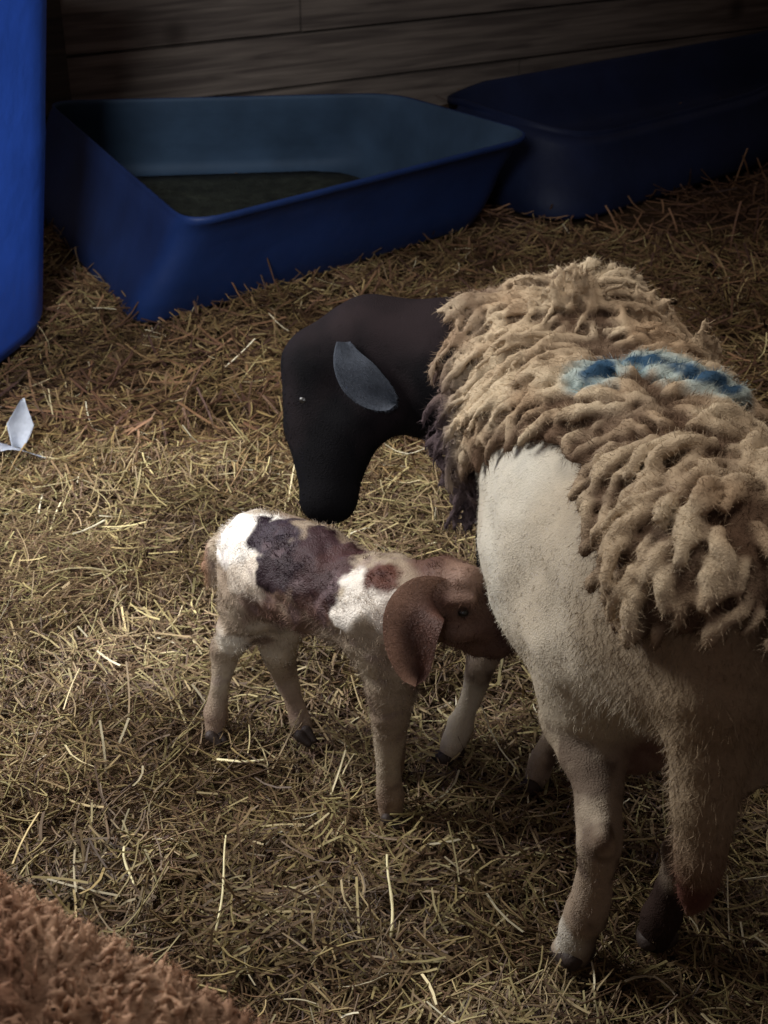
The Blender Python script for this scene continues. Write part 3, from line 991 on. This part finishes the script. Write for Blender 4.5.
# ================================================================== LAMB
lr = at(268, 566, 1.62); lm = at(322, 584, 1.55); ls = at(378, 608, 1.475)
g = Field((-0.36, 1.30, -0.02), (0.26, 1.80, 0.47), 0.0040)
g.chain([(lr, 0.066), (lm, 0.072), (ls, 0.066)], 0.03)
g.cone(at(258, 548, 1.63), at(300, 560, 1.58), 0.055, 0.055, 0.03)
g.chain([(ls, 0.062), (at(388, 648, 1.455), 0.052), (at(391, 690, 1.445), 0.034), (at(389, 738, 1.445), 0.0225), (at(388, 768, 1.445), 0.017), (at(390, 795, 1.445), 0.0205), (at(391, 812, 1.44), 0.018)], 0.025)
g.chain([(ls + [0.01, 0.04, -0.03], 0.05), (at(398, 680, 1.51), 0.028), (at(394, 735, 1.52), 0.019), (at(393, 768, 1.52), 0.017)], 0.02)
g.chain([(at(255, 590, 1.61), 0.055), (at(240, 625, 1.615), 0.034), (at(226, 650, 1.645), 0.0235), (at(220, 686, 1.64), 0.0145), (at(216, 714, 1.635), 0.019), (at(215, 731, 1.625), 0.0165)], 0.02)
g.chain([(at(285, 600, 1.63), 0.055), (at(278, 645, 1.64), 0.030), (at(284, 672, 1.68), 0.021), (at(295, 704, 1.67), 0.014), (at(301, 722, 1.66), 0.018), (at(304, 733, 1.65), 0.016)], 0.02)
# neck and head reaching under the ewe's flank
g.chain([(ls + [0.01, 0, 0.01], 0.058), (at(420, 598, 1.455), 0.050), (at(446, 592, 1.45), 0.044)], 0.03)
g.chain([(at(446, 590, 1.45), 0.042), (at(464, 598, 1.445), 0.040), (at(488, 622, 1.435), 0.029), (at(503, 640, 1.425), 0.020)], 0.015)
g.chain([(at(452, 618, 1.445), 0.036), (at(478, 638, 1.44), 0.024), (at(497, 646, 1.425), 0.018)], 0.012)
g.ellipsoid(at(466, 580, 1.43), (0.026, 0.024, 0.020), None, 0.012)          # forehead
g.cone(at(452, 600, 1.405), at(470, 600, 1.403), 0.009, 0.010, 0.010)        # brow over the eye
g.cone(at(458, 632, 1.41), at(476, 632, 1.41), 0.014, 0.010, 0.012)          # cheek
# tail
g.chain([(at(238, 540, 1.66), 0.028), (at(222, 548, 1.685), 0.022), (at(213, 566, 1.69), 0.020), (at(212, 582, 1.69), 0.012)], 0.015)
Xg, Yg, Zg = g.pts(np.zeros(3, int), g.n)
nearm = np.abs(g.d) < 0.02
Pn = np.stack([Xg[nearm], Yg[nearm], Zg[nearm]], -1)
onbody = sstep(0.05, 0.0, Pn[:, 0]) * sstep(0.12, 0.22, Pn[:, 2])
g.d[nearm] += (0.0026 * fbm(Pn, 42, 71, 3)) * (0.5 + 1.2 * onbody) + 0.0022 * np.abs(noise(Pn, 62, 77)) * onbody
LV, LF_ = g.surface()
LV = smooth_verts(LV, LF_, 2)
LNn = vnormals(LV, LF_)
def blob(P, c, r, s, amp=0.3, seed=0):
    d = np.linalg.norm(P - c, axis=1) / r + amp * 1.3 * fbm(P, 34, seed, 4)
    return sstep(1.0 + s, 1.0 - s, d)
LTREE = bvh_of(LV, LF_)
def lp(x, y): 
    q = pick(LTREE, x, y)
    return q if q is not None else at(x, y, 1.55)
def lamb_color(P):
    c = np.tile(srgb(180, 166, 146), (len(P), 1))
    c = mixc(c, srgb(128, 108, 92), 0.45 + 0.5 * fbm(P, 18, 81, 2))
    c = mixc(c, srgb(122, 92, 80), blob(P, lp(285, 625), 0.060, 0.5, 0.4, 90) * 0.8)
    c = mixc(c, srgb(236, 230, 222), blob(P, lp(238, 535), 0.060, 0.25, 0.3, 82))
    c = mixc(c, srgb(214, 200, 184), blob(P, lp(245, 580), 0.034, 0.3, 0.35, 89) * 0.9)
    c = mixc(c, srgb(222, 214, 200), blob(P, lp(228, 648), 0.030, 0.5, 0.3, 83) * 0.8)
    for x, y, r, cc in ((275, 535, 0.040, srgb(46, 34, 44)), (295, 560, 0.050, srgb(48, 33, 40)), (272, 575, 0.030, srgb(44, 30, 36)), (325, 545, 0.042, srgb(56, 36, 40)), (316, 590, 0.044, srgb(54, 34, 36)), (345, 555, 0.032, srgb(66, 42, 42))):
        c = mixc(c, cc, blob(P, lp(x, y), r, 0.16, 0.4, int(x)))
    for x, y, r in ((352, 580, 0.020), (372, 590, 0.026), (350, 605, 0.030), (385, 612, 0.026), (338, 618, 0.018)):
        c = mixc(c, srgb(230, 222, 212), blob(P, lp(x, y), r, 0.22, 0.35, int(x)))
    for x, y, r in ((268, 612, 0.024), (300, 618, 0.028), (252, 605, 0.014), (318, 612, 0.020), (262, 640, 0.016)):
        c = mixc(c, srgb(86, 62, 54), blob(P, lp(x, y), r, 0.35, 0.5, int(x)) * 0.75)
    c = mixc(c, srgb(88, 52, 42), blob(P, lp(385, 575), 0.026, 0.2, 0.3, 87))
    c = mixc(c, srgb(120, 100, 104), sstep(0.35, 0.75, fbm(P, 48, 95, 3)) * 0.35)
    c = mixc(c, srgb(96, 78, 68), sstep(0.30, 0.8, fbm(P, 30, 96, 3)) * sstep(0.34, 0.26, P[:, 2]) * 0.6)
    head = sstep(0.030, 0.048, P[:, 0] + 0.01 * noise(P, 30, 88)) * sstep(0.22, 0.26, P[:, 2])
    c = mixc(c, mixc(np.tile(srgb(110, 84, 72), (len(P), 1)), srgb(84, 58, 50), 0.5 + 0.7 * fbm(P, 40, 97, 3)), head)
    c = mixc(c, srgb(40, 28, 26), head * blob(P, lp(463, 612), 0.011, 0.4, 0.2, 98) * 0.8)
    c = mixc(c, srgb(150, 122, 106), head * blob(P, at(475, 575, 1.43), 0.035, 0.5, 0.3, 91) * 0.6)
    c = mixc(c, srgb(76, 54, 50), sstep(0.06, 0.03, np.linalg.norm(P - at(512, 650, 1.42), axis=1)) * 0.7)
    c = mixc(c, srgb(146, 112, 88), sstep(-0.262, -0.275, P[:, 0] - 0.0) * sstep(0.2, 0.26, P[:, 2]) * 0.9)
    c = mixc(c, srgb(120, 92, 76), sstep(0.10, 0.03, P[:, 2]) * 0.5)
    return c.astype(np.float32)
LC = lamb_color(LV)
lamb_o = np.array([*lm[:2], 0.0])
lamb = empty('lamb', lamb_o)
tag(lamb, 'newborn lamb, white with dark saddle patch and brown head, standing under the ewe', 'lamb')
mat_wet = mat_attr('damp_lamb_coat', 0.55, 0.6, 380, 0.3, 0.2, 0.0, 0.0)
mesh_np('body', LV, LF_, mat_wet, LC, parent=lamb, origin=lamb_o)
n = 38000
HP, hi = sample_faces(LV, LF_, n)
HN = LNn[LF_[hi, 0]]; HC = LC[LF_[hi, 0]]
fld = 1.6 * np.stack([noise(HP, 45, 1), noise(HP, 45, 2), noise(HP, 45, 3)], 1)
D = HN * 0.4 + fld * 0.6 + RNG.normal(0, 0.2, (n, 3)) + np.array([0, 0, -0.4])
sv = strands(HP - HN * 0.001, HN, D, RNG.uniform(0.005, 0.012, n) * (0.40 + 0.60 * sstep(0.12, 0.25, HP[:, 2])), RNG.uniform(0.0007, 0.0013, n), HC, 2, 0.25, 0.0, 1.0)
mesh_np('coat_hair', sv[0], sv[1], mat_hair, sv[2], parent=lamb, origin=lamb_o)
# big drooping ears
leaf_ear(lamb, lamb_o, (at(452, 592, 1.435), at(396, 590, 1.372), at(417, 682, 1.365)), (-0.30, -1, 0.35), 0.080, 0.010, srgb(78, 52, 44), mat_wet, 0.016, rootr=0.30, col2=srgb(142, 110, 94))
leaf_ear(lamb, lamb_o, (at(455, 580, 1.50), at(465, 590, 1.53), at(470, 610, 1.54)), (0.4, 1, 0.3), 0.05, 0.008, srgb(104, 66, 54), mat_wet, 0.01, rootr=0.6)
p = pick(LTREE, 463, 612); eyeball(lamb, lamb_o, p + np.array([0, 0.0045, -0.002]), 0.0085)
lf = np.array([0.75, -0.6, 0])
for px, py in ((215, 737), (304, 737), (391, 820), (393, 782)):
    q = atz(px, py, 0.004); q[2] = -0.004
    hoof_pair(lamb, lamb_o, q, lf, 0.018, mat_hoof)

# ================================================================== BROWN SHEEP in the near corner
b0 = np.array([-0.205, 0.55, 0.44]); b1 = np.array([-0.78, 0.82, 0.455])
bx = (b1 - b0) / np.linalg.norm(b1 - b0)
h = Field((-1.35, 0.10, -0.02), (0.05, 1.15, 0.72), 0.011)
h.chain([(b0, 0.160), ((b0 + b1) / 2, 0.185), (b1, 0.165)], 0.06)
by = np.array([-bx[1], bx[0], 0]); by /= np.linalg.norm(by)
for e, sgn in ((0.02, 1), (0.02, -1), (0.50, 1), (0.50, -1)):
    top = b0 + bx * e + by * sgn * 0.09 + [0, 0, -0.08]
    h.chain([(top, 0.07), (top + [0, 0, -0.14], 0.038), (np.array([top[0], top[1], 0.09]), 0.026), (np.array([top[0], top[1], 0.012]), 0.028)], 0.03)
h.chain([(b1, 0.13), (b1 + bx * 0.18 + [0, 0, 0.02], 0.085), (b1 + bx * 0.30 + [0, 0, -0.02], 0.062), (b1 + bx * 0.42 + [0, 0, -0.09], 0.036)], 0.05)
h.chain([(b0 - bx * 0.13 + [0, 0, -0.0], 0.05), (b0 - bx * 0.165 + [0, 0, -0.12], 0.03)], 0.03)
body_b = h.d.copy()
BV, BF = h.surface(); BV = smooth_verts(BV, BF, 2); BN = vnormals(BV, BF)
def brown_color(P):
    c = np.tile(srgb(228, 188, 156), (len(P), 1))
    c = mixc(c, srgb(188, 146, 120), 0.5 + 0.6 * fbm(P, 14, 101, 3))
    return c.astype(np.float32)
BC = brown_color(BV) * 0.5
bo = np.array([*((b0 + b1) / 2)[:2], 0.0])
bs = empty('brown_sheep', bo)
tag(bs, 'ginger brown woolly sheep of which only the back shows in the near left corner', 'sheep')
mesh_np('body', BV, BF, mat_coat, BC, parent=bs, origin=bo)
mk = ((BV[:, 2] > 0.30) & (BV[:, 0] > -0.95)).astype(float)
hf_ = Field((-1.02, 0.22, 0.27), (0.03, 1.10, 0.70), 0.0034)
Xg, Yg, Zg = hf_.pts(np.zeros(3, int), hf_.n)
Pg = np.stack([Xg, Yg, Zg], -1).reshape(-1, 3)
TREEB = tri(h, body_b, Pg)
hf_.d = np.maximum(TREEB - 0.001, 0.30 - Pg[:, 2]).astype(np.float32).reshape(hf_.d.shape)
nt_ = 13000
TP, ti = sample_faces(BV, BF, nt_, mk); TN = BN[BF[ti, 0]]
td = TN * 0.9 + 0.7 * np.stack([noise(TP, 16, q_) for q_ in (401, 402, 403)], 1) + RNG.normal(0, 0.30, (nt_, 3)) + np.array([0.10, 0.05, -0.05])
td /= np.linalg.norm(td, axis=1, keepdims=True)
tl = RNG.uniform(0.016, 0.032, nt_); tb = RNG.normal(0, 0.55, (nt_, 3)); tr = RNG.uniform(0.0024, 0.0044, nt_)
for q, d, l_, b_, r_ in zip(TP, td, tl, tb, tr):
    m_ = q + d * l_ * 0.55; d2 = d + b_; d2 /= np.linalg.norm(d2)
    hf_.cone(q, m_, r_, r_ * 0.72, 0.001, local=True)
    hf_.cone(m_, m_ + d2 * l_ * 0.5, r_ * 0.72, r_ * 0.25, 0.001, local=True)
WV, WF = hf_.surface(); WN = vnormals(WV, WF)
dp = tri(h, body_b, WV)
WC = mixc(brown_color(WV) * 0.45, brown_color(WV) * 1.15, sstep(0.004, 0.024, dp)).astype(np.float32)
n = 130000
HP, hi = sample_faces(WV, WF, n); HN = WN[WF[hi, 0]]
sv = strands(HP, HN, HN * 0.4 + RNG.normal(0, 0.5, (n, 3)), RNG.uniform(0.005, 0.012, n), RNG.uniform(0.0005, 0.0011, n), WC[WF[hi, 0]], 2, 0.4, 0.0, 1.15)
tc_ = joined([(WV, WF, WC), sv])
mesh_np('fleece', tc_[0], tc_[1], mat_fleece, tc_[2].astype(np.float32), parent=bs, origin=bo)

# ================================================================== WHITE SCRAP
def make_scrap():
    m = mat_plain('white_paper', srgb(160, 165, 176), 0.6, 0.3, 30, 0.05, 0.3, 90)
    o = atz(18, 458, 0.02)
    root = empty('paper_scrap', [o[0], o[1], 0.02])
    root.scale = (1.25, 1.25, 1.25)
    tag(root, 'crumpled white paper scrap with one upturned flap lying on the straw', 'litter')
    def sheet(name, fn, nu=12, nv=12):
        V = []
        for s in (0, 1):
            for i in range(nu):
                for j in range(nv):
                    p = np.array(fn(i / (nu - 1), j / (nv - 1)))
                    V.append(p + [0, 0.0012 * s, -0.0012 * s])
        V = np.array(V); V[:, 2] += 0.004 * noise(V, 40, 3)
        F = []
        n = nu * nv
        for i in range(nu - 1):
            for j in range(nv - 1):
                q = [i * nv + j, i * nv + j + 1, (i + 1) * nv + j + 1, (i + 1) * nv + j]
                F.append(q); F.append([n + a for a in q[::-1]])
        bd_ = [(i, 0) for i in range(nu)] + [(nu - 1, j) for j in range(1, nv)] + [(i, nv - 1) for i in range(nu - 2, -1, -1)] + [(0, j) for j in range(nv - 2, 0, -1)]
        ids_ = [i * nv + j for i, j in bd_]
        for a, b in zip(ids_, ids_[1:] + ids_[:1]): F.append([b, a, n + a, n + b])
        build_poly(name, V, [tuple(q) for q in F], m, root, None)
    sheet('sheet', lambda u, v: (-0.085 + 0.140 * u, -0.035 + 0.062 * v * (1 - 0.75 * u) + 0.012 * math.sin(3 * u), 0.018 + 0.008 * math.sin(3 * u + 2 * v)))
    def flap(u, v):
        w = (0.35 + 0.65 * min(1, u / 0.55) if u < 0.55 else 1 - 0.80 * (u - 0.55) / 0.45) * 0.024
        return (0.002 + 0.016 * u + (v * 2 - 1) * w, 0.006 + 0.02 * u - 0.01 * (v * 2 - 1) ** 2, 0.016 + 0.085 * u)
    sheet('flap', flap)
make_scrap()

# ================================================================== A FEW PALE STALKS
m_stalk = mat_plain('pale_straw', srgb(222, 212, 168), 0.5, 0.3, 40, 0.15)
def stalk(p, q, lift_p, lift_q, w, label):
    a = atz(*p, 0.02); b = atz(*q, 0.02)
    a[2] = float(ground_h(a[0], a[1])) + lift_p; b[2] = float(ground_h(b[0], b[1])) + lift_q
    n = 9; rings = []
    d = (b - a) / np.linalg.norm(b - a); sd = np.cross(d, [0, 0, 1.0]); sd /= np.linalg.norm(sd); up = np.cross(sd, d)
    for i in range(n):
        t = i / (n - 1); c = a + (b - a) * t + sd * 0.003 * math.sin(5 * t) + up * 0.002 * math.sin(7 * t)
        r = w * 0.5 * (1.0 + (0.25 if i in (4,) else 0)) * (1 - 0.3 * t)
        rings.append(np.array([c + sd * r * math.cos(x) + up * r * 0.7 * math.sin(x) for x in np.linspace(0, 2 * math.pi, 8, endpoint=False)]))
    V, F = rings_mesh(rings, True, True)
    o = build_poly('straw_stalk', V, F, m_stalk, None, np.array([a[0], a[1], a[2]]))
    tag(o, label, 'straw')
stalk((391, 932), (389, 866), 0.030, 0.050, 0.0045, 'pale straw stalk pointing away, lying between lamb foreleg and bottom edge')
stalk((216, 935), (229, 846), 0.030, 0.050, 0.0035, 'thin pale straw stalk lying beside the brown sheep back')
stalk((212, 748), (264, 759), 0.034, 0.040, 0.0055, 'thick pale straw stalk lying in front of the lamb hind hooves')
stalk((124, 846), (132, 888), 0.034, 0.045, 0.0040, 'short bright straw stalk above the brown sheep back')
